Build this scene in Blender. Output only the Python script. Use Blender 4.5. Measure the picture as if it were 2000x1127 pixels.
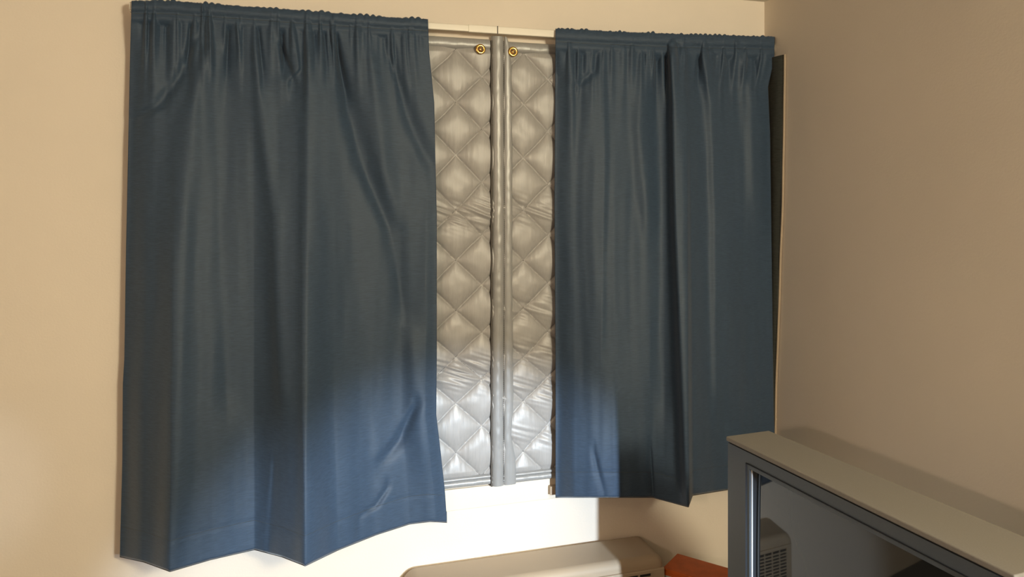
import bpy, bmesh, math, random
from mathutils import Vector, Matrix, noise
S = bpy.context.scene
for o in list(bpy.data.objects): bpy.data.objects.remove(o)
C = S.collection
R = math.radians

# ---------------------------------------------------------------- camera
TH = R(16.8); F = 1480.0; HY = 381.0; CAMY = -2.5; CAMZ = 1.7
cam = bpy.data.objects.new('camera', bpy.data.cameras.new('camera')); C.objects.link(cam)
cam.location = (0, CAMY, CAMZ); cam.rotation_euler = (R(90), 0, -TH)
cam.data.sensor_width = 36; cam.data.lens = F / 2000 * 36
cam.data.shift_y = -(563.5 - HY) / 2000; cam.data.clip_start = .02
S.camera = cam
def at(px, py, Y):
    """room point on the plane y=Y that lies on a line of sight (used to size things from measurements)"""
    u = (px - 1000) / F; v = (py - HY) / F
    dx = math.sin(TH) + u * math.cos(TH); dy = math.cos(TH) - u * math.sin(TH)
    t = (Y - CAMY) / dy
    return Vector((dx * t, Y, CAMZ - v * t))

# ---------------------------------------------------------------- world, lights, exposure
W = bpy.data.worlds.new('world'); S.world = W; W.use_nodes = True
W.node_tree.nodes['Background'].inputs[0].default_value = (.75, .85, 1, 1)
W.node_tree.nodes['Background'].inputs[1].default_value = .4
def aim(o, tgt):
    o.rotation_euler = (Vector(tgt) - o.location).to_track_quat('-Z', 'Y').to_euler()
def lamp(name, typ, loc, tgt, power, col, **k):
    l = bpy.data.lights.new(name, typ); l.energy = power; l.color = col
    for a, b in k.items(): setattr(l, a, b)
    o = bpy.data.objects.new(name, l); C.objects.link(o); o.location = loc; aim(o, tgt)
    return o
WARM = (1, .70, .42)
lamp('ceiling_lamp_light', 'AREA', (1.50, -3.9, 2.25), (-.5, 0, 1.6), 84, (1, .895, .645), shape='DISK', size=.50)
lamp('side_lamp_light', 'AREA', (-1.35, -3.35, 1.98), (1.6, -.5, 1.1), 17.5, (1, .73, .54), shape='DISK', size=.09)
lamp('cool_patch_spot', 'SPOT', (1.16, -3.2, 1.20), (.50, 0, .15), 520, (.70, .85, 1), spot_size=R(37), spot_blend=.5, shadow_soft_size=.03)  # added unseen spot, cone shaped to make the cool patch below the window
lamp('left_patch_spot', 'SPOT', (-.6, -3.6, 1.35), (-.90, 0, .87), 42, (.8, .9, 1), spot_size=R(9.5), spot_blend=.8, shadow_soft_size=.03)  # second added spot, only for the cool patch left of the curtains
S.view_settings.view_transform = 'Standard'; S.view_settings.look = 'None'
S.view_settings.gamma = 1; S.view_settings.use_curve_mapping = False
S.view_settings.exposure = 0.0

# ---------------------------------------------------------------- helpers
def mat(name, col, rough=.6, metal=0, spec=.5, noise_amt=0, nscale=(1, 1, 1), bump=0, bscale=(200, 200, 200), bdist=.001, sheen=0, coat=0, ior=None):
    m = bpy.data.materials.new(name); m.use_nodes = True
    nt = m.node_tree; b = nt.nodes['Principled BSDF']
    b.inputs['Base Color'].default_value = (*col, 1); b.inputs['Roughness'].default_value = rough
    b.inputs['Metallic'].default_value = metal; b.inputs['Specular IOR Level'].default_value = spec
    b.inputs['Sheen Weight'].default_value = sheen; b.inputs['Sheen Roughness'].default_value = .4
    b.inputs['Coat Weight'].default_value = coat
    if ior: b.inputs['IOR'].default_value = ior
    tc = nt.nodes.new('ShaderNodeTexCoord')
    def tex(sc, det=3):
        mp = nt.nodes.new('ShaderNodeMapping'); mp.inputs['Scale'].default_value = sc
        nt.links.new(tc.outputs['Object'], mp.inputs[0])
        n = nt.nodes.new('ShaderNodeTexNoise'); n.inputs['Scale'].default_value = 1; n.inputs['Detail'].default_value = det
        nt.links.new(mp.outputs[0], n.inputs[0]); return n
    if noise_amt:
        n = tex(nscale); r = nt.nodes.new('ShaderNodeValToRGB')
        r.color_ramp.elements[0].position = .3; r.color_ramp.elements[1].position = .7
        r.color_ramp.elements[0].color = (*[c * (1 - noise_amt) for c in col], 1)
        r.color_ramp.elements[1].color = (*[min(1, c * (1 + noise_amt)) for c in col], 1)
        nt.links.new(n.outputs[0], r.inputs[0]); nt.links.new(r.outputs[0], b.inputs['Base Color'])
    if bump:
        n = tex(bscale, 4); bp = nt.nodes.new('ShaderNodeBump'); bp.inputs['Strength'].default_value = bump
        bp.inputs['Distance'].default_value = bdist
        nt.links.new(n.outputs[0], bp.inputs['Height']); nt.links.new(bp.outputs[0], b.inputs['Normal'])
    return m
M = dict(
    wall=mat('wall_paint', (.80, .72, .62), .75, spec=.25, noise_amt=.02, nscale=(3, 3, 3), bump=.25, bscale=(160, 160, 160), bdist=.0015),
    ceiling=mat('ceiling_texture', (.75, .70, .62), .9, spec=.1, bump=.8, bscale=(90, 90, 90), bdist=.006),
    trim=mat('trim_paint', (.80, .72, .60), .45, spec=.4, noise_amt=.02, nscale=(4, 4, 4)),
    rod=mat('rod_enamel', (.88, .83, .72), .35, spec=.5, noise_amt=.01, nscale=(5, 5, 5)),
    carpet=mat('carpet', (.05, .038, .03), .95, spec=.1, noise_amt=.25, nscale=(120, 120, 120), bump=.6, bscale=(300, 300, 300), bdist=.004),
    curtain=mat('curtain_weave', (.036, .062, .104), .55, spec=.35, noise_amt=.16, nscale=(45, 45, 420), bump=.5, bscale=(160, 160, 1100), bdist=.0006, sheen=.25),
    lining=mat('curtain_lining', (.075, .08, .07), .7, spec=.2, noise_amt=.2, nscale=(40, 40, 500), bump=.3, bscale=(300, 300, 900), bdist=.0005),
    piping=mat('pale_edge', (.42, .33, .24), .6, noise_amt=.05, nscale=(20, 20, 20)),
    quilt=mat('quilt_vinyl', (.385, .375, .37), .44, metal=.08, spec=.5, noise_amt=.05, nscale=(260, 260, 8), bump=.30, bscale=(330, 330, 14), bdist=.0012),
    binding=mat('binding_vinyl', (.33, .33, .33), .36, metal=.12, spec=.5, noise_amt=.05, nscale=(220, 220, 8), bump=.3, bscale=(150, 150, 16), bdist=.002),
    thread=mat('seam_thread', (.09, .08, .07), .8, noise_amt=.2, nscale=(300, 300, 300)),
    brass=mat('brass', (.72, .43, .13), .22, metal=1, noise_amt=.1, nscale=(200, 200, 200)),
    steel=mat('screw_metal', (.45, .25, .10), .3, metal=1, noise_amt=.1, nscale=(200, 200, 200)),
    heater=mat('heater_enamel', (.47, .375, .27), .5, spec=.3, noise_amt=.02, nscale=(8, 8, 8)),
    dark=mat('dark_recess', (.012, .012, .012), .8, noise_amt=.2, nscale=(50, 50, 50)),
    tvtop=mat('tv_top_plastic', (.25, .235, .21), .6, spec=.35, noise_amt=.05, nscale=(400, 400, 400), bump=.2, bscale=(700, 700, 700), bdist=.0005),
    tvgrey=mat('tv_grey_plastic', (.07, .085, .10), .42, spec=.5, noise_amt=.05, nscale=(300, 300, 300), bump=.1, bscale=(700, 700, 700), bdist=.0004),
    tvdark=mat('tv_dark_plastic', (.030, .034, .04), .5, spec=.3, noise_amt=.05, nscale=(300, 300, 300)),
    tvpale=mat('painted_edge_highlight', (.55, .55, .55), .5, noise_amt=.02, nscale=(20, 20, 20)),
    screen=mat('screen_glass', (.020, .024, .027), .03, spec=.5, coat=0, ior=1.5, noise_amt=.02, nscale=(5, 5, 5)),
    orange=mat('orange_card', (.62, .13, .018), .55, noise_amt=.10, nscale=(30, 30, 30)),
    whitecard=mat('white_card', (.80, .77, .70), .6, noise_amt=.06, nscale=(60, 60, 60)),
    wood=mat('stand_wood', (.14, .08, .045), .5, noise_amt=.3, nscale=(4, 60, 60)),
    glass=mat('pane_glass', (.02, .025, .03), .05, spec=.8, noise_amt=.02, nscale=(5, 5, 5)),
)
def obj(name, bm, m, parent=None, smooth=False, bevel=0, seg=3):
    me = bpy.data.meshes.new(name); bm.normal_update(); bm.to_mesh(me); bm.free()
    o = bpy.data.objects.new(name, me); C.objects.link(o)
    me.materials.append(M[m])
    if smooth:
        for p in me.polygons: p.use_smooth = True
    if bevel:
        b = o.modifiers.new('bevel', 'BEVEL'); b.width = bevel; b.segments = seg; b.limit_method = 'ANGLE'
        for p in me.polygons: p.use_smooth = True
        w = o.modifiers.new('wn', 'WEIGHTED_NORMAL')
    if parent: o.parent = parent
    return o
def bx(bm, x0, x1, y0, y1, z0, z1):
    v = [bm.verts.new(p) for p in ((x0,y0,z0),(x1,y0,z0),(x1,y1,z0),(x0,y1,z0),(x0,y0,z1),(x1,y0,z1),(x1,y1,z1),(x0,y1,z1))]
    for f in ((0,3,2,1),(4,5,6,7),(0,1,5,4),(1,2,6,5),(2,3,7,6),(3,0,4,7)): bm.faces.new([v[i] for i in f])
    return bm
def box(name, b, m, parent=None, bevel=0, seg=3):
    return obj(name, bx(bmesh.new(), *b), m, parent, bevel=bevel, seg=seg)
def empty(name, loc, rz=0, label=None, cat=None, group=None):
    o = bpy.data.objects.new(name, None); C.objects.link(o); o.location = loc; o.rotation_euler = (0, 0, rz)
    o.empty_display_size = .05
    if label: o['label'] = label; o['category'] = cat
    if group: o['group'] = group
    return o
def struct(o, label, cat):
    o['kind'] = 'structure'; o['label'] = label; o['category'] = cat; return o
def interp(x, pts):
    if x <= pts[0][0]: return pts[0][1]
    for (a, b), (c, d) in zip(pts, pts[1:]):
        if x <= c: return b + (d - b) * (x - a) / (c - a)
    return pts[-1][1]
def interps(x, pts):
    for (a, b), (c, d) in zip(pts, pts[1:]):
        if x <= c:
            t = max(0, (x - a) / (c - a)); t = .45 * t + .55 * t * t * (3 - 2 * t)
            return b + (d - b) * t
    return pts[-1][1]
def sm(x): x = max(0, min(1, x)); return x * x * (3 - 2 * x)

# ---------------------------------------------------------------- room shell
XR = 1.765; XL = -2.6; YB = -4.6; ZC = 2.44
WX0, WX1, WZ0, WZ1 = .06, 1.50, .725, 2.222          # window opening
bm = bmesh.new()
for b in ((XL-.1, WX0, 0, .12, 0, ZC), (WX1, XR+.1, 0, .12, 0, ZC), (WX0, WX1, 0, .12, 0, WZ0), (WX0, WX1, 0, .12, WZ1, ZC)): bx(bm, *b)
bmesh.ops.remove_doubles(bm, verts=bm.verts, dist=1e-5)
struct(obj('wall_back', bm, 'wall'), 'cream painted wall around the window behind the blue curtains', 'wall')
struct(box('wall_right', (XR, XR+.1, YB, 0, 0, ZC), 'wall'), 'tan shaded plain wall on the right behind the television', 'wall')
struct(box('wall_left', (XL-.1, XL, YB, 0, 0, ZC), 'wall'), 'cream wall at the far left end of the room', 'wall')
struct(box('wall_front', (XL-.1, XR+.1, YB-.1, YB, 0, ZC), 'wall'), 'cream wall opposite the window', 'wall')
struct(box('floor', (XL-.1, XR+.1, YB-.1, .12, -.05, 0), 'carpet'), 'brown carpeted floor of the room', 'floor')
struct(box('ceiling', (XL-.1, XR+.1, YB-.1, .12, ZC, ZC+.05), 'ceiling'), 'textured off-white ceiling above the curtains', 'ceiling')
struct(box('baseboard_right', (XR-.012, XR, YB, 0, 0, .08), 'trim', bevel=.003), 'cream baseboard along the right wall', 'baseboard')

# window: frame, sashes and panes behind the quilts
win = struct(empty('window_1', (WX0, 0, WZ0)), 'window behind the silver quilted covers with a painted sill board', 'window')
win.location = (0, 0, 0)
bm = bmesh.new()
for b in ((WX0, WX1, .02, .09, WZ0, WZ0+.04), (WX0, WX1, .02, .09, WZ1-.04, WZ1), (WX0, WX0+.04, .02, .09, WZ0+.04, WZ1-.04),
          (WX1-.04, WX1, .02, .09, WZ0+.04, WZ1-.04), (.75, .79, .02, .09, WZ0+.04, WZ1-.04)): bx(bm, *b)
obj('window_frame', bm, 'trim', win, bevel=.003)
for a, b in ((WX0+.04, .75), (.79, WX1-.04)): box('pane', (a, b, .05, .056, WZ0+.04, WZ1-.04), 'glass', win)
box('sill_board', (WX0-.06, WX1+.05, -.010, .0, .640, .712), 'trim', win, bevel=.003)
p = at(1079, 957, -.018)
box('bracket', (p.x-.012, p.x+.014, -.028, -.009, p.z-.014, p.z+.016), 'piping', win, bevel=.002)

# ---------------------------------------------------------------- curtain rod (flat white, two telescoping halves)
pl = at(252, 4, -.058); pr = at(1511, 78, -.058); pj = at(971, 56, -.058)
ZR = 2.2515
rod = empty('curtain_rod', (pl.x, -.058, ZR), 0, 'flat white curtain rod showing between the two blue curtains', 'curtain rod')
L = pr.x - pl.x; J = pj.x - pl.x
def rodz(x): return 0
for nm, a, b, h, t in (('rod_section', .0, J, .0108, .004), ('rod_section', J-.10, L, .0126, .0055)):
    bm = bmesh.new(); bx(bm, a if nm != 'x' else a, b, -t, t, -h, h)
    obj(nm, bm, 'rod', rod, bevel=.003)
box('rod_joint', (J-.0015, J+.0015, -.0065, -.0052, -.013, .013), 'thread', rod)
box('rod_return', (0, .006, .004, .058, -.015, .015), 'rod', rod, bevel=.002)
box('rod_return', (L-.006, L, .0055, .058, -.015, .015), 'rod', rod, bevel=.002)

# ---------------------------------------------------------------- curtains
def curtain(name, label, top, hem, left, right, hemd, feats, seed, pocket, inset=0, NC=330, NR=230):
    """top/hem: (px,py) polylines; left/right: (py,px) polylines; hemd: (px,depth) along the hem"""
    rnd = random.Random(seed)
    x0t, x1t = top[0][0], top[-1][0]; x0b, x1b = hem[0][0], hem[-1][0]
    gath = []
    n = int((x1t - x0t) / 9)
    for i in range(n):
        s = rnd.random()
        gath.append((s, rnd.uniform(.0035, .010) * (500 / (x1t - x0t)), rnd.choice((1, 1, -1)) * rnd.uniform(.004, .014), rnd.uniform(.035, .13), rnd.uniform(-.02, .02)))
    def depth(s, v, px, py):
        d = .066
        w = sm(v * 1.05) * .85 + .15 * v
        hx = x0b + (x1b - x0b) * s
        d += (interps(hx, hemd) - .066) * w
        for gs, gw, ga, gl, sl in gath:
            q = (s - gs - sl * v) / (gw * (1 + 5 * v))
            if abs(q) < 3: d += ga * math.exp(-q * q) * math.exp(-(v / gl) ** 2) * (.55 if v < pocket else 1)
        for pts, a, sl, sr in feats:
            ya, yb = pts[0][1], pts[-1][1]
            if py < ya - 30 or py > yb + 60: continue
            xc = interp(py, [(q[1], q[0]) for q in pts])
            sc = .5 + .5 * sm((py - ya) / 160)
            q = (px - xc) / ((sl if px < xc else sr) * sc)
            if abs(q) < 3:
                fade = sm((py - ya + 30) / 50) * sm((yb + 60 - py) / 110 if yb < 1080 else 1)
                d += a * math.exp(-q * q) * fade
        if inset and v > pocket: d -= inset * (1 - sm(s / .09)) * sm((v - pocket) * 12)
        d += .006 * noise.noise(Vector((s * 9, v * 2.2, seed))) * sm(v * 4)
        d += .0022 * noise.noise(Vector((s * 28, v * 7, seed + 5))) * sm(v * 6)
        return max(.0715 if v < pocket * 1.3 else (.0715 - .0375 * sm((v / pocket - 1.3) / 1.6)), d)
    def pt(s, v, dd=None, dz=0):
        pxt = x0t + (x1t - x0t) * s; pxb = x0b + (x1b - x0b) * s
        pyt = interp(pxt, top); pyb = interp(pxb, hem)
        py = pyt + (pyb - pyt) * v
        px = pxt + (pxb - pxt) * v
        lx = interp(py, left) - (x0t + (x0b - x0t) * v); rx = interp(py, right) - (x1t + (x1b - x1t) * v)
        px += lx * (1 - s) ** 3 + rx * s ** 3
        if v < pocket:                       # scalloped head of the rod pocket
            k = 1 - v / pocket
            py -= k * (3.6 * abs(noise.noise(Vector((s * 46, 1, seed)))) * 2 + 1.2 * noise.noise(Vector((s * 110, 3, seed))))
        d = depth(s, v, px, py) if dd is None else dd
        if dd is None:
            if v < pocket:
                d += .005 * math.sin(math.pi * v / pocket) - .001
            d -= .0035 * math.exp(-((v - pocket) / .006) ** 2)        # stitched line under the pocket
            d -= .0012 * math.exp(-((v - .945) / .0022) ** 2)          # stitched hem
        p = at(px, py, -d); p.z += dz
        return p
    bm = bmesh.new(); rows = []
    vs = [0] + [((i / NR) ** 1.15) for i in range(1, NR + 1)]
    for k, (v, dd) in enumerate(((pocket, .048), (pocket * .5, .047), (0.0, .050), (0, .058))):
        rows.append([bm.verts.new(pt(c / NC, v, dd, .002 if k == 3 else 0)) for c in range(NC + 1)])
    for v in vs: rows.append([bm.verts.new(pt(c / NC, v)) for c in range(NC + 1)])
    for a, b in zip(rows, rows[1:]):
        for c in range(NC): bm.faces.new((a[c], b[c], b[c+1], a[c+1]))
    # turned-up hem at the bottom edge
    last = rows[-1]
    up = [bm.verts.new(v.co + Vector((0, .004, .035))) for v in last]
    for c in range(NC): bm.faces.new((last[c], up[c], up[c+1], last[c+1]))
    root = empty(name, (at(x0t, top[0][1], -.07).x, -.066, ZR - 1.6), 0, label, 'curtain')
    o = obj('curtain_fabric', bm, 'curtain', None, smooth=True)
    off = root.location.copy()
    o.data.transform(Matrix.Translation(-off)); o.parent = root
    sd = o.modifiers.new('thick', 'SOLIDIFY'); sd.thickness = .0012; sd.offset = 0
    # stitching of hem and pocket as thin thread lines
    for nm, vv in (('hem_stitching', .945), ('pocket_stitching', pocket + .001)):
        bm = bmesh.new(); pr_ = None
        for c in range(0, NC * 2 + 1):
            s = .004 + .992 * c / (NC * 2)
            p = pt(s, vv) + Vector((0, -.0014, 0)) - off
            q = [bm.verts.new(p + Vector((0, 0, .0006))), bm.verts.new(p + Vector((0, -.0006, 0))), bm.verts.new(p - Vector((0, 0, .0006)))]
            if pr_ and c % 3:
                for i in range(2): bm.faces.new((pr_[i], q[i], q[i+1], pr_[i+1]))
                bm.faces.new((pr_[2], q[2], q[0], pr_[0]))
            pr_ = q
        obj(nm, bm, 'lining', root)
    return root

left_feats = [
    ([(604, 92), (602, 400), (601, 800), (596, 1100)], .020, 16, 60),
    ([(652, 92), (672, 180), (712, 330), (765, 450), (800, 640)], -.020, 16, 24),
    ([(498, 85), (512, 240), (535, 420), (552, 800)], .013, 14, 18),
    ([(545, 78), (575, 165)], -.014, 14, 10),
    ([(382, 72), (352, 150), (312, 205), (262, 232)], -.013, 18, 14),
    ([(405, 90), (372, 230), (350, 500), (345, 900), (332, 1100)], .016, 22, 26),
    ([(446, 90), (432, 400), (445, 800)], -.012, 22, 28),
    ([(722, 100), (745, 300), (800, 620), (825, 900)], .012, 18, 22),
    ([(762, 110), (800, 235), (842, 330)], -.013, 14, 18),
    ([(575, 60), (583, 135), (560, 160)], .012, 22, 5),
    ([(812, 790), (778, 860), (742, 905)], -.016, 14, 22),
    ([(758, 950), (735, 985), (700, 1010)], -.010, 9, 12),
    ([(656, 60), (662, 120), (675, 190)], -.016, 5, 9),
    ([(535, 900), (530, 1000), (526, 1080)], -.006, 8, 18),
]
left_feats += [([(x, 38), (x + k, y)], a, 5, 7) for x, k, y, a in ((372, -6, 120, -.014), (396, 3, 105, -.012), (409, 4, 125, .012), (447, -4, 120, -.015), (462, 5, 100, .010), (503, 10, 150, -.014), (548, 6, 120, -.016), (612, 3, 105, -.013), (630, 8, 125, -.014), (645, 10, 135, .013), (765, 8, 120, -.012), (290, 0, 90, -.008))]
curtain('blue_curtain', 'wide dark blue rod-pocket curtain left of the silver quilt', 
    [(257, 3), (330, 3), (450, 12), (640, 26), (740, 34), (836, 39)],
    [(234, 1088), (280, 1098), (332, 1117), (410, 1094), (497, 1074), (550, 1088), (596, 1106), (660, 1075), (735, 1045), (800, 1024), (840, 1019), (873, 1021)],
    [(0, 257), (110, 254), (500, 246), (700, 243), (750, 240), (900, 239), (1088, 234)],
    [(39, 836), (100, 838), (200, 848), (420, 853), (700, 853), (810, 852), (860, 858), (960, 869), (1020, 873)],
    [(234, .075), (280, .12), (332, .19), (410, .16), (497, .12), (596, .25), (660, .17), (735, .12), (800, .09), (850, .10), (873, .085)],
    left_feats, 3, .021, .026)
right_feats = [
    ([(1308, 92), (1316, 200), (1322, 450), (1334, 750), (1345, 1000)], .045, 11, 42),
    ([(1368, 85), (1390, 200), (1398, 420), (1402, 800)], .020, 13, 34),
    ([(1258, 72), (1250, 250), (1266, 430)], .014, 14, 14),
    ([(1284, 90), (1290, 400), (1296, 800)], -.014, 16, 14),
    ([(1172, 85), (1160, 140), (1122, 172)], -.010, 14, 14),
    ([(1440, 85), (1470, 200), (1480, 420)], .010, 16, 22),
    ([(1178, 90), (1180, 300), (1172, 700)], .008, 30, 8),
    ([(1130, 180), (1122, 420), (1130, 700)], -.008, 16, 26),
    ([(1270, 870), (1276, 975)], -.010, 8, 5),
    ([(1160, 880), (1178, 960)], -.007, 14, 8),
    ([(1476, 60), (1474, 118)], -.012, 5, 7),
]
right_feats += [([(x, 60), (x + k, y)], a, 5, 7) for x, k, y, a in ((1174, 2, 130, -.010), (1257, 0, 110, -.018), (1297, 6, 150, -.020), (1282, -6, 130, .012), (1320, 6, 125, -.012), (1340, -4, 118, -.014), (1370, -8, 150, -.018), (1382, 3, 110, -.012), (1419, 4, 135, -.013), (1476, -3, 118, -.014))]
rc = curtain('blue_curtain', 'narrower dark blue rod-pocket curtain right of the quilt, in the corner',
    [(1085, 57), (1200, 63), (1350, 69), (1512, 73)],
    [(1085, 972), (1200, 972), (1275, 972), (1345, 991), (1353, 968), (1420, 957), (1516, 946)],
    [(57, 1085), (400, 1083), (700, 1085), (972, 1085)],
    [(73, 1513), (115, 1512), (170, 1500), (260, 1504), (560, 1508), (800, 1511), (946, 1516)],
    [(1085, .09), (1200, .17), (1275, .18), (1345, .24), (1353, .19), (1420, .15), (1516, .085)],
    right_feats, 11, .026, .034, NC=260)
# side return of the right curtain lying against the right wall
bm = bmesh.new(); rows = []; edge = []
N = 60
for i in range(N + 1):
    v = i / N; z = 2.215 - v * 1.50
    yo = -.132 + .055 * v + .004 * noise.noise(Vector((v * 7, 0, 2))) - .006 * math.sin(v * 5)
    row = []
    for c in range(9):
        y = -.035 + (yo + .035) * c / 8
        x = XR - .006 - .006 * math.sin(math.pi * c / 8) - .002 * noise.noise(Vector((c * .5, v * 9, 4)))
        row.append(bm.verts.new((x, y, z)))
    rows.append(row); edge.append(Vector((XR - .006, yo, z)))
for a, b in zip(rows, rows[1:]):
    for c in range(8): bm.faces.new((a[c], a[c+1], b[c+1], b[c]))
bm2 = bmesh.new(); pv = None
for e in edge:
    q = [bm2.verts.new(e + Vector(d)) for d in ((0.004, -.0018, 0), (-.003, -.0018, 0), (-.004, .0004, 0), (.004, .0004, 0))]
    if pv:
        for i in range(4): bm2.faces.new((pv[i], pv[(i+1) % 4], q[(i+1) % 4], q[i]))
    pv = q
off = rc.location.copy()
for nm, b, m in (('side_return', bm, 'lining'), ('return_edge', bm2, 'piping')):
    o = obj(nm, b, m, rc, smooth=nm == 'side_return'); o.data.transform(Matrix.Translation(-off))
    o['label'] = 'dark lining flap turned onto the right wall' if nm == 'side_return' else 'thin pale edge of the flap'
    if nm == 'side_return': sd = o.modifiers.new('thick', 'SOLIDIFY'); sd.thickness = .002

# ---------------------------------------------------------------- quilted window covers
def quilt(name, label, x0, x1, z0, z1, nodex, nodepys, nodepx, yb, seed, wrinkles, binding_side):
    hw = .0886
    nz = [at(nodepx, p, -.015).z for p in nodepys]            # descending
    def phase(z):
        if z >= nz[0]: return -(z - nz[0]) / (hw * 1.0)
        for k in range(len(nz) - 1):
            if z >= nz[k+1]: return 2 * (k + (nz[k] - z) / (nz[k] - nz[k+1]))
        return 2 * (len(nz) - 1) + (nz[-1] - z) / hw
    def h(x, z):
        wob = .03 * noise.noise(Vector((x * 14, z * 14, seed)))
        X = (x - nodex) / hw + wob; P = phase(z) + wob * .6
        a = (X + P) / 2; b = (X - P) / 2
        da = abs(a - round(a)) * 2; db = abs(b - round(b)) * 2       # 0 on a seam, 1 mid-diamond
        f = (1 - (1 - da) ** 3.2) * (1 - (1 - db) ** 3.2)
        r = .0012 + .0112 * f + .0036 * (1 - math.exp(-min(da, db) * 26))
        near = math.exp(-min(da, db) * 3)
        # puckers radiating from seams, mostly vertical
        r += .0009 * noise.noise(Vector((x * 95, z * 9, seed))) * (.3 + near)
        r += .0009 * noise.noise(Vector((x * 26, z * 30, seed + 3)))
        for wz, wa in wrinkles:
            e = math.exp(-((z - wz) / .045) ** 2)
            if e > .02: r += wa * (.6 if x > qx else .9) * e * (noise.noise(Vector((x * 9, (z + .35 * x) * 75, seed + 7))))
        r -= .003 * near * 0
        return max(.001, r)
    root = empty(name, ((x0 + x1) / 2, yb, z0), 0, label, 'window cover', 'silver quilted window covers')
    del root['group']
    off = root.location.copy()
    # dense only where the curtains leave it open
    xs = []; x = x0
    while x < x1 - 1e-6:
        xs.append(x); x += .0026 if .46 < x < .92 else .012
    xs.append(x1)
    zt = z1 - .030; zb = z0 + .034
    nzr = 520; bm = bmesh.new(); rows = []
    for i in range(nzr + 1):
        z = zb + (zt - zb) * i / nzr
        e = min(1, (z - zb) / .02, (zt - z) / .02); e = math.sqrt(max(.0, e))
        rows.append([bm.verts.new((x, yb - .003 - h(x, z) * (.25 + .75 * e), z)) for x in xs])
    for a, b in zip(rows, rows[1:]):
        for c in range(len(xs) - 1): bm.faces.new((a[c], a[c+1], b[c+1], b[c]))
    o = obj('quilted_pad', bm, 'quilt', root, smooth=True); o.data.transform(Matrix.Translation(-off))
    box('backing', (x0 - off.x, x1 - off.x, -.003, 0, .002, z1 - z0 - .002), 'binding', root)
    # seam threads following the quilting lines
    bm = bmesh.new()
    def line(sgn, k):
        pv = None; n = 900
        for i in range(n):
            z = zb + (zt - zb) * i / n; P = phase(z)
            X = 2 * k - P if sgn > 0 else 2 * k + P
            x = nodex + X * hw
            if not (max(x0, .46) < x < min(x1, .92)): pv = None; continue
            wob = .03 * noise.noise(Vector((x * 14, z * 14, seed)))
            x -= wob * hw * (1.6 if sgn > 0 else .4)
            p = Vector((x, yb - .003 - h(x, z) - .0006, z)) - off
            q = (bm.verts.new(p + Vector((-.0010, 0, 0))), bm.verts.new(p + Vector((.0010, 0, 0))))
            if pv and i % 6: bm.faces.new((pv[0], pv[1], q[1], q[0]))
            pv = q
    for k in range(-12, 16):
        line(1, k); line(-1, k)
    o = obj('quilting_thread', bm, 'thread', root); o['kind'] = 'stuff'
    # bindings: rounded bands along top, bottom and the meeting edge
    def band(nm, path, half, bulge, y0, wr=.0012, seed2=0, rings=12):
        bm = bmesh.new(); pv = None
        for i, (c, w, ax) in enumerate(path):
            row = []
            for j in range(rings + 1):
                t = j / rings * 2 - 1
                pr = bulge * (1 - abs(t) ** 2.4) ** .6
                p = Vector(c) + Vector(ax) * (t * w)
                p.y = y0 - pr - wr * noise.noise(Vector((p.x * 40, p.z * 40, seed + seed2))) * (1 if abs(t) < .95 else 0)
                row.append(bm.verts.new(p - off))
            if pv:
                for j in range(rings): bm.faces.new((pv[j], pv[j+1], row[j+1], row[j]))
            pv = row
        bmesh.ops.recalc_face_normals(bm, faces=bm.faces)
        o = obj(nm, bm, 'binding', root, smooth=True)
        return o
    n = 160
    def hp(z, w): return [((x0 + (x1 - x0) * i / n, 0, z), w, (0, 0, 1)) for i in range(n + 1)]
    band('top_binding', hp(z1 - .018, .020), 0, .012, yb - .003, .0012, 1)
    band('bottom_binding', hp(z0 + .013, .0125), 0, .013, yb - .004, .001, 2)
    band('bottom_binding', hp(z0 + .030, .0075), 0, .014, yb - .003, .001, 3)
    return root, off, band
qx = at(961.5, 500, -.02).x
QZ0, QZ1 = .716, 2.228
n1 = at(891, 500, -.015).x; n2 = at(1022.5, 500, -.015).x
pys1 = [199, 303, 410, 509, 607, 698, 789, 885]; pys2 = [203.5, 309, 410, 509, 602, 698, 783, 882]
w1 = [(at(915, 418, -.02).z, .010), (at(915, 727, -.02).z, .014)]
w2 = [(at(1040, 412, -.02).z, .008), (at(1040, 600, -.02).z, .007), (at(1040, 690, -.02).z, .009), (at(1040, 765, -.02).z, .010), (at(1040, 850, -.02).z, .006)]
q1, off1, b1 = quilt('quilted_window_cover', 'silver quilted window cover beside the wide left curtain, tucked under its neighbour', (.10), qx - .0065, QZ0, QZ1, n1, pys1, 891, -.004, 2, w1, 1)
q2, off2, b2 = quilt('quilted_window_cover', 'silver quilted window cover with upright binding, beside the narrower right curtain', qx, 1.46, QZ0 - .004, QZ1 - .004, n2, pys2, 1022, -.006, 8, w2, 0)
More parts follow.
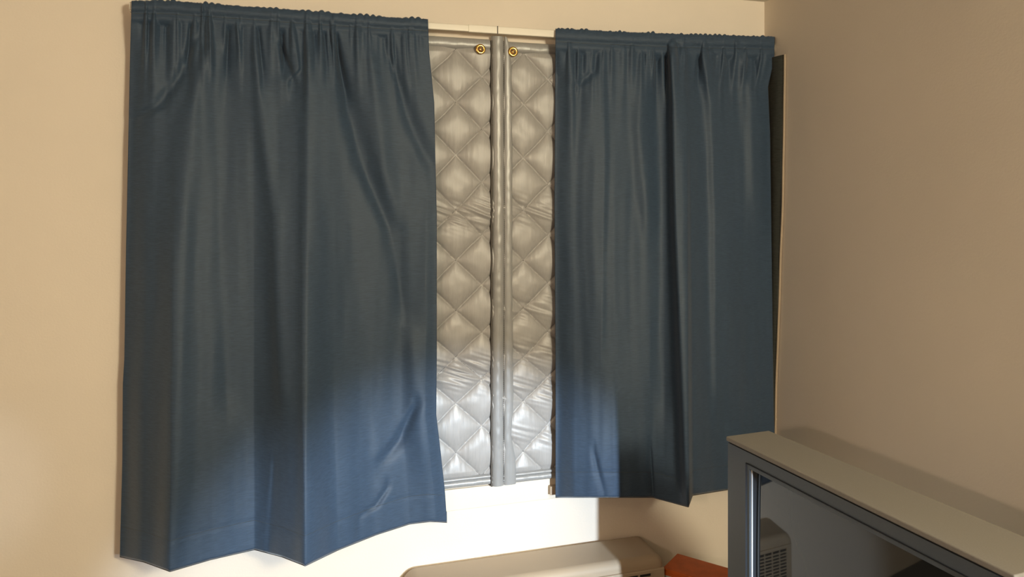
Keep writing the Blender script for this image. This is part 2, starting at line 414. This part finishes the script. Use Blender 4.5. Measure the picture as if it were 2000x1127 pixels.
# upright binding on the right cover: rounded strip plus flatter flap with a seam between
n = 240
xa, xb_, xc = at(962, 500, -.03).x, at(987, 500, -.03).x, at(1005, 500, -.03).x
def zz(i): return QZ0 - .003 + (QZ1 + .014 - QZ0) * i / n
o = b2('edge_binding', [(((xa + xb_) / 2 + .0012 * math.sin(zz(i) * 5), 0, zz(i)), (xb_ - xa) / 2, (1, 0, 0)) for i in range(n + 1)], 0, .016, -.015, .0010, 21, 14)
def flapw(z): return interp(z, [(.75, .021), (.80, .020), (.88, .0125), (1.0, .0165), (1.4, .0145), (1.9, .0145), (2.13, .013), (2.205, .011), (2.24, .004)])
b2('binding_flap', [((xb_ + flapw(zz(i)) - .002, 0, zz(i)), flapw(zz(i)), (1, 0, 0)) for i in range(n + 1)], 0, .0055, -.0225, .0008, 33, 12)
bm = bmesh.new(); pv = None
for i in range(700):
    z = QZ0 + .01 + (QZ1 - QZ0 - .01) * i / 700
    p = Vector((xb_ - .004 + .0012 * math.sin(z * 5), -.012 - .0155, z)) - off2
    q = (bm.verts.new(p + Vector((-.0008, 0, 0))), bm.verts.new(p + Vector((.0008, 0, 0))))
    if pv and i % 3: bm.faces.new((pv[0], pv[1], q[1], q[0]))
    pv = q
obj('seam_stitching', bm, 'thread', q2)
# closed side of the binding (dark edge seen against the left cover)
o = box('binding_edge', (xa - .0032 - off2.x, xa + .002 - off2.x, -.017, .001, 0, QZ1 - QZ0), 'thread', q2)
# brass grommets with screws
def grommet(px, py, root, off):
    c = at(px, py, -.030) - off
    bm = bmesh.new(); K = 36; Jn = 12
    ring = []
    for i in range(K):
        a = 2 * math.pi * i / K; rr = []
        for j in range(Jn):
            b = 2 * math.pi * j / Jn
            r = .0125 + .0050 * math.cos(b)
            rr.append(bm.verts.new((c.x + r * math.cos(a), c.y - .0032 * math.sin(b), c.z + r * math.sin(a))))
        ring.append(rr)
    for i in range(K):
        for j in range(Jn): bm.faces.new((ring[i][j], ring[(i+1) % K][j], ring[(i+1) % K][(j+1) % Jn], ring[i][(j+1) % Jn]))
    bmesh.ops.recalc_face_normals(bm, faces=bm.faces)
    g = obj('grommet', bm, 'brass', root, smooth=True); g['label'] = 'brass grommet ring'
    bm = bmesh.new()
    mt = Matrix.Translation((c.x, c.y + .004, c.z)) @ Matrix.Rotation(R(90), 4, 'X')
    bmesh.ops.create_cone(bm, cap_ends=True, segments=28, radius1=.0098, radius2=.0098, depth=.012, matrix=mt)
    obj('eyelet_hole', bm, 'thread', g)
    bm = bmesh.new()
    bmesh.ops.create_uvsphere(bm, u_segments=20, v_segments=12, radius=.0066, matrix=Matrix.Translation((c.x - .001, c.y - .0015, c.z - .0005)) @ Matrix.Diagonal((1, .55, 1, 1)))
    s = obj('screw', bm, 'brass', g, smooth=True)
    bm = bmesh.new(); bx(bm, c.x - .0062, c.x + .0042, c.y - .0056, c.y - .0046, c.z - .0011, c.z + .0007)
    obj('screw_slot', bm, 'thread', g)
grommet(938.5, 96, q1, off1); grommet(1002, 101, q2, off2)

# ---------------------------------------------------------------- wall heater under the window
HX0, HX1, HD, HZ = .372, 1.243, .182, .474
ht = empty('wall_heater', ((HX0 + HX1) / 2, 0, 0), 0, 'beige wall heater below the window, its sloped top partly lit white', 'heater')
hx = (HX0 + HX1) / 2
def arc(cx, cz, r, a0, a1, n=8): return [(cx + r * math.cos(R(a0 + (a1 - a0) * i / n)), cz + r * math.sin(R(a0 + (a1 - a0) * i / n))) for i in range(n + 1)]
def prism(bm, out, y0, y1):
    a = [bm.verts.new((x, y0, z)) for x, z in out]; b = [bm.verts.new((x, y1, z)) for x, z in out]
    bm.faces.new(a); bm.faces.new(b[::-1])
    for i in range(len(out)):
        j = (i + 1) % len(out); bm.faces.new((a[i], b[i], b[j], a[j]))
    bmesh.ops.recalc_face_normals(bm, faces=bm.faces)
bm = bmesh.new()
o = [(HX0 - hx, 0), (HX1 - hx, 0)] + arc(HX1 - hx - .03, HZ - .03, .03, 0, 90) + arc(HX0 - hx + .05, HZ - .05, .05, 90, 180)
prism(bm, o, -HD, -.002)
b = obj('housing', bm, 'heater', ht, bevel=.026, seg=6)
# front panel, slightly proud, with louvred outlet
box('front_panel', (HX0 - hx + .02, HX1 - hx - .004, -HD - .008, -HD + .002, .02, .437), 'heater', ht, bevel=.004)
gx1 = 1.186 - hx; cols = 16; rowsn = 15; cw = .041; cg = .0065
gx0 = gx1 - cols * (cw + cg)
gz1 = .425; pitch = .0125; gz0 = gz1 - rowsn * pitch
box('outlet_recess', (gx0 - .002, gx1 + .002, -HD - .0088, -HD - .0078, gz0, gz1), 'dark', ht)
r0 = None
for r in range(rowsn):
    z = gz1 - (r + 1) * pitch
    bm = bmesh.new(); bx(bm, gx0, gx1, -HD - .0125, -HD - .0088, z, z + .0048)
    if r0 is None: r0 = obj('slat', bm, 'heater', ht)
    else: bm.free(); s = r0.copy(); s.location = (0, 0, -r * pitch); C.objects.link(s); s.parent = ht
c0 = None
for c in range(cols + 1):
    if c0 is None: c0 = box('divider', (gx1 - .001, gx1 + cg - .001, -HD - .0128, -HD - .0088, gz0, gz1 + .002), 'heater', ht)
    else: s = c0.copy(); s.location = (-c * (cw + cg), 0, 0); C.objects.link(s); s.parent = ht

# ---------------------------------------------------------------- carton with orange top, standing between heater and television
ang = math.atan2(-.785, .62)
cb = empty('carton', (1.250, -.158, 0), ang, 'orange-topped cardboard carton with white side between heater and television', 'box')
box('carton_side', (0, .34, 0, .125, 0, .405), 'whitecard', cb, bevel=.002)
box('carton_lid', (-.002, .342, -.002, .127, .405, .42), 'orange', cb, bevel=.003)
box('lid_lip', (-.003, .343, -.003, .128, .398, .406), 'orange', cb, bevel=.001)

# ---------------------------------------------------------------- television on low stand
ZT = 1.08; A = Vector((1.094, -.796, 0)); du = Vector((.067, -.998, 0)).normalized()
rz = math.atan2(du.y, du.x); TL = .757; TD = .137; ZB = .42
tv = empty('television', (A.x, A.y, ZB), rz, 'grey framed television with dark glossy screen at the right wall', 'television')
Ht = ZT - ZB
# top cover: pale slab with slight overhang
bm = bmesh.new()
out = [(-.003, -.004), (TL + .003, -.004), (TL + .003, TD + .016), (-.003, TD - .006)]
a = [bm.verts.new((x, y, Ht - .012)) for x, y in out]; b = [bm.verts.new((x, y, Ht)) for x, y in out]
bm.faces.new(a[::-1]); bm.faces.new(b)
for i in range(4): bm.faces.new((a[i], a[(i+1) % 4], b[(i+1) % 4], b[i]))
obj('top_cover', bm, 'tvtop', tv, bevel=.003)
# bezel frame with recessed front
bm = bmesh.new(); bl, bt, bb = .086, .055, .10
for q in ((0, bl, 0, TD, 0, Ht - .016), (TL - bl, TL, 0, TD, 0, Ht - .016), (bl, TL - bl, 0, TD, Ht - bt, Ht - .016), (bl, TL - bl, 0, TD, 0, bb)): bx(bm, *q)
bmesh.ops.remove_doubles(bm, verts=bm.verts, dist=1e-5)
obj('bezel', bm, 'tvgrey', tv)
box('lid_gap', (.004, TL - .004, .004, TD, Ht - .017, Ht - .011), 'dark', tv)
# sloped inner surround
bm = bmesh.new()
o1 = [(bl - .012, bb - .012), (TL - bl + .012, bb - .012), (TL - bl + .012, Ht - bt + .012), (bl - .012, Ht - bt + .012)]
o2 = [(bl + .012, bb + .012), (TL - bl - .012, bb + .012), (TL - bl - .012, Ht - bt - .012), (bl + .012, Ht - bt - .012)]
va = [bm.verts.new((x, -.003, z)) for x, z in o1]; vb = [bm.verts.new((x, .020, z)) for x, z in o2]; vc = [bm.verts.new((x, .006, z)) for x, z in o1]
for i in range(4):
    j = (i + 1) % 4
    bm.faces.new((va[i], va[j], vb[j], vb[i])); bm.faces.new((vc[i], va[i], va[j], vc[j])) 
bmesh.ops.recalc_face_normals(bm, faces=bm.faces)
obj('inner_surround', bm, 'tvdark', tv)
# pale strip standing in for the bright reflection at the tube's left edge
box('edge_highlight_strip', (bl - .001, bl + .003, .0045, .0085, bb, Ht - bt), 'tvpale', tv, bevel=.001)['label'] = 'pale upright strip painted as the highlight on the screen edge'
# slightly convex glass
bm = bmesh.new(); n = 40; g = []
sx0, sx1, sz0, sz1 = bl + .004, TL - bl - .004, bb + .004, Ht - bt - .004
for i in range(n + 1):
    row = []
    for j in range(n + 1):
        p, q = i / n * 2 - 1, j / n * 2 - 1
        bul = .009 * (1 - p * p) + .002 * (1 - q * q)
        row.append(bm.verts.new(((sx0 + sx1) / 2 + p * (sx1 - sx0) / 2, .017 - bul, (sz0 + sz1) / 2 + q * (sz1 - sz0) / 2)))
    g.append(row)
for i in range(n):
    for j in range(n): bm.faces.new((g[i][j], g[i+1][j], g[i+1][j+1], g[i][j+1]))
obj('screen', bm, 'screen', tv, smooth=True)['label'] = 'dark glossy screen glass'
# rear shell tapering down
bm = bmesh.new()
f0 = [(.002, TD, .0), (TL - .002, TD, .0), (TL - .002, TD, Ht - .03), (.002, TD, Ht - .03)]
f1 = [(.10, TD + .26, .02), (TL - .10, TD + .26, .02), (TL - .10, TD + .26, Ht - .28), (.10, TD + .26, Ht - .28)]
a = [bm.verts.new(p) for p in f0]; b = [bm.verts.new(p) for p in f1]
bm.faces.new(a); bm.faces.new(b[::-1])
for i in range(4): bm.faces.new((a[i], b[i], b[(i+1) % 4], a[(i+1) % 4]))
bmesh.ops.recalc_face_normals(bm, faces=bm.faces)
obj('rear_shell', bm, 'tvgrey', tv, bevel=.012)
st = empty('television_stand', (A.x, A.y, 0), rz, 'low dark wooden stand under the grey television', 'tv stand')
box('stand_top', (-.02, TL + .05, -.02, .40, ZB - .025, ZB), 'wood', st, bevel=.003)
for a0, a1 in ((0, .02), (TL + .01, TL + .03)): box('side_panel', (a0, a1, 0, .38, 0, ZB - .025), 'wood', st)
box('shelf', (.02, TL + .01, .01, .38, .16, .178), 'wood', st)
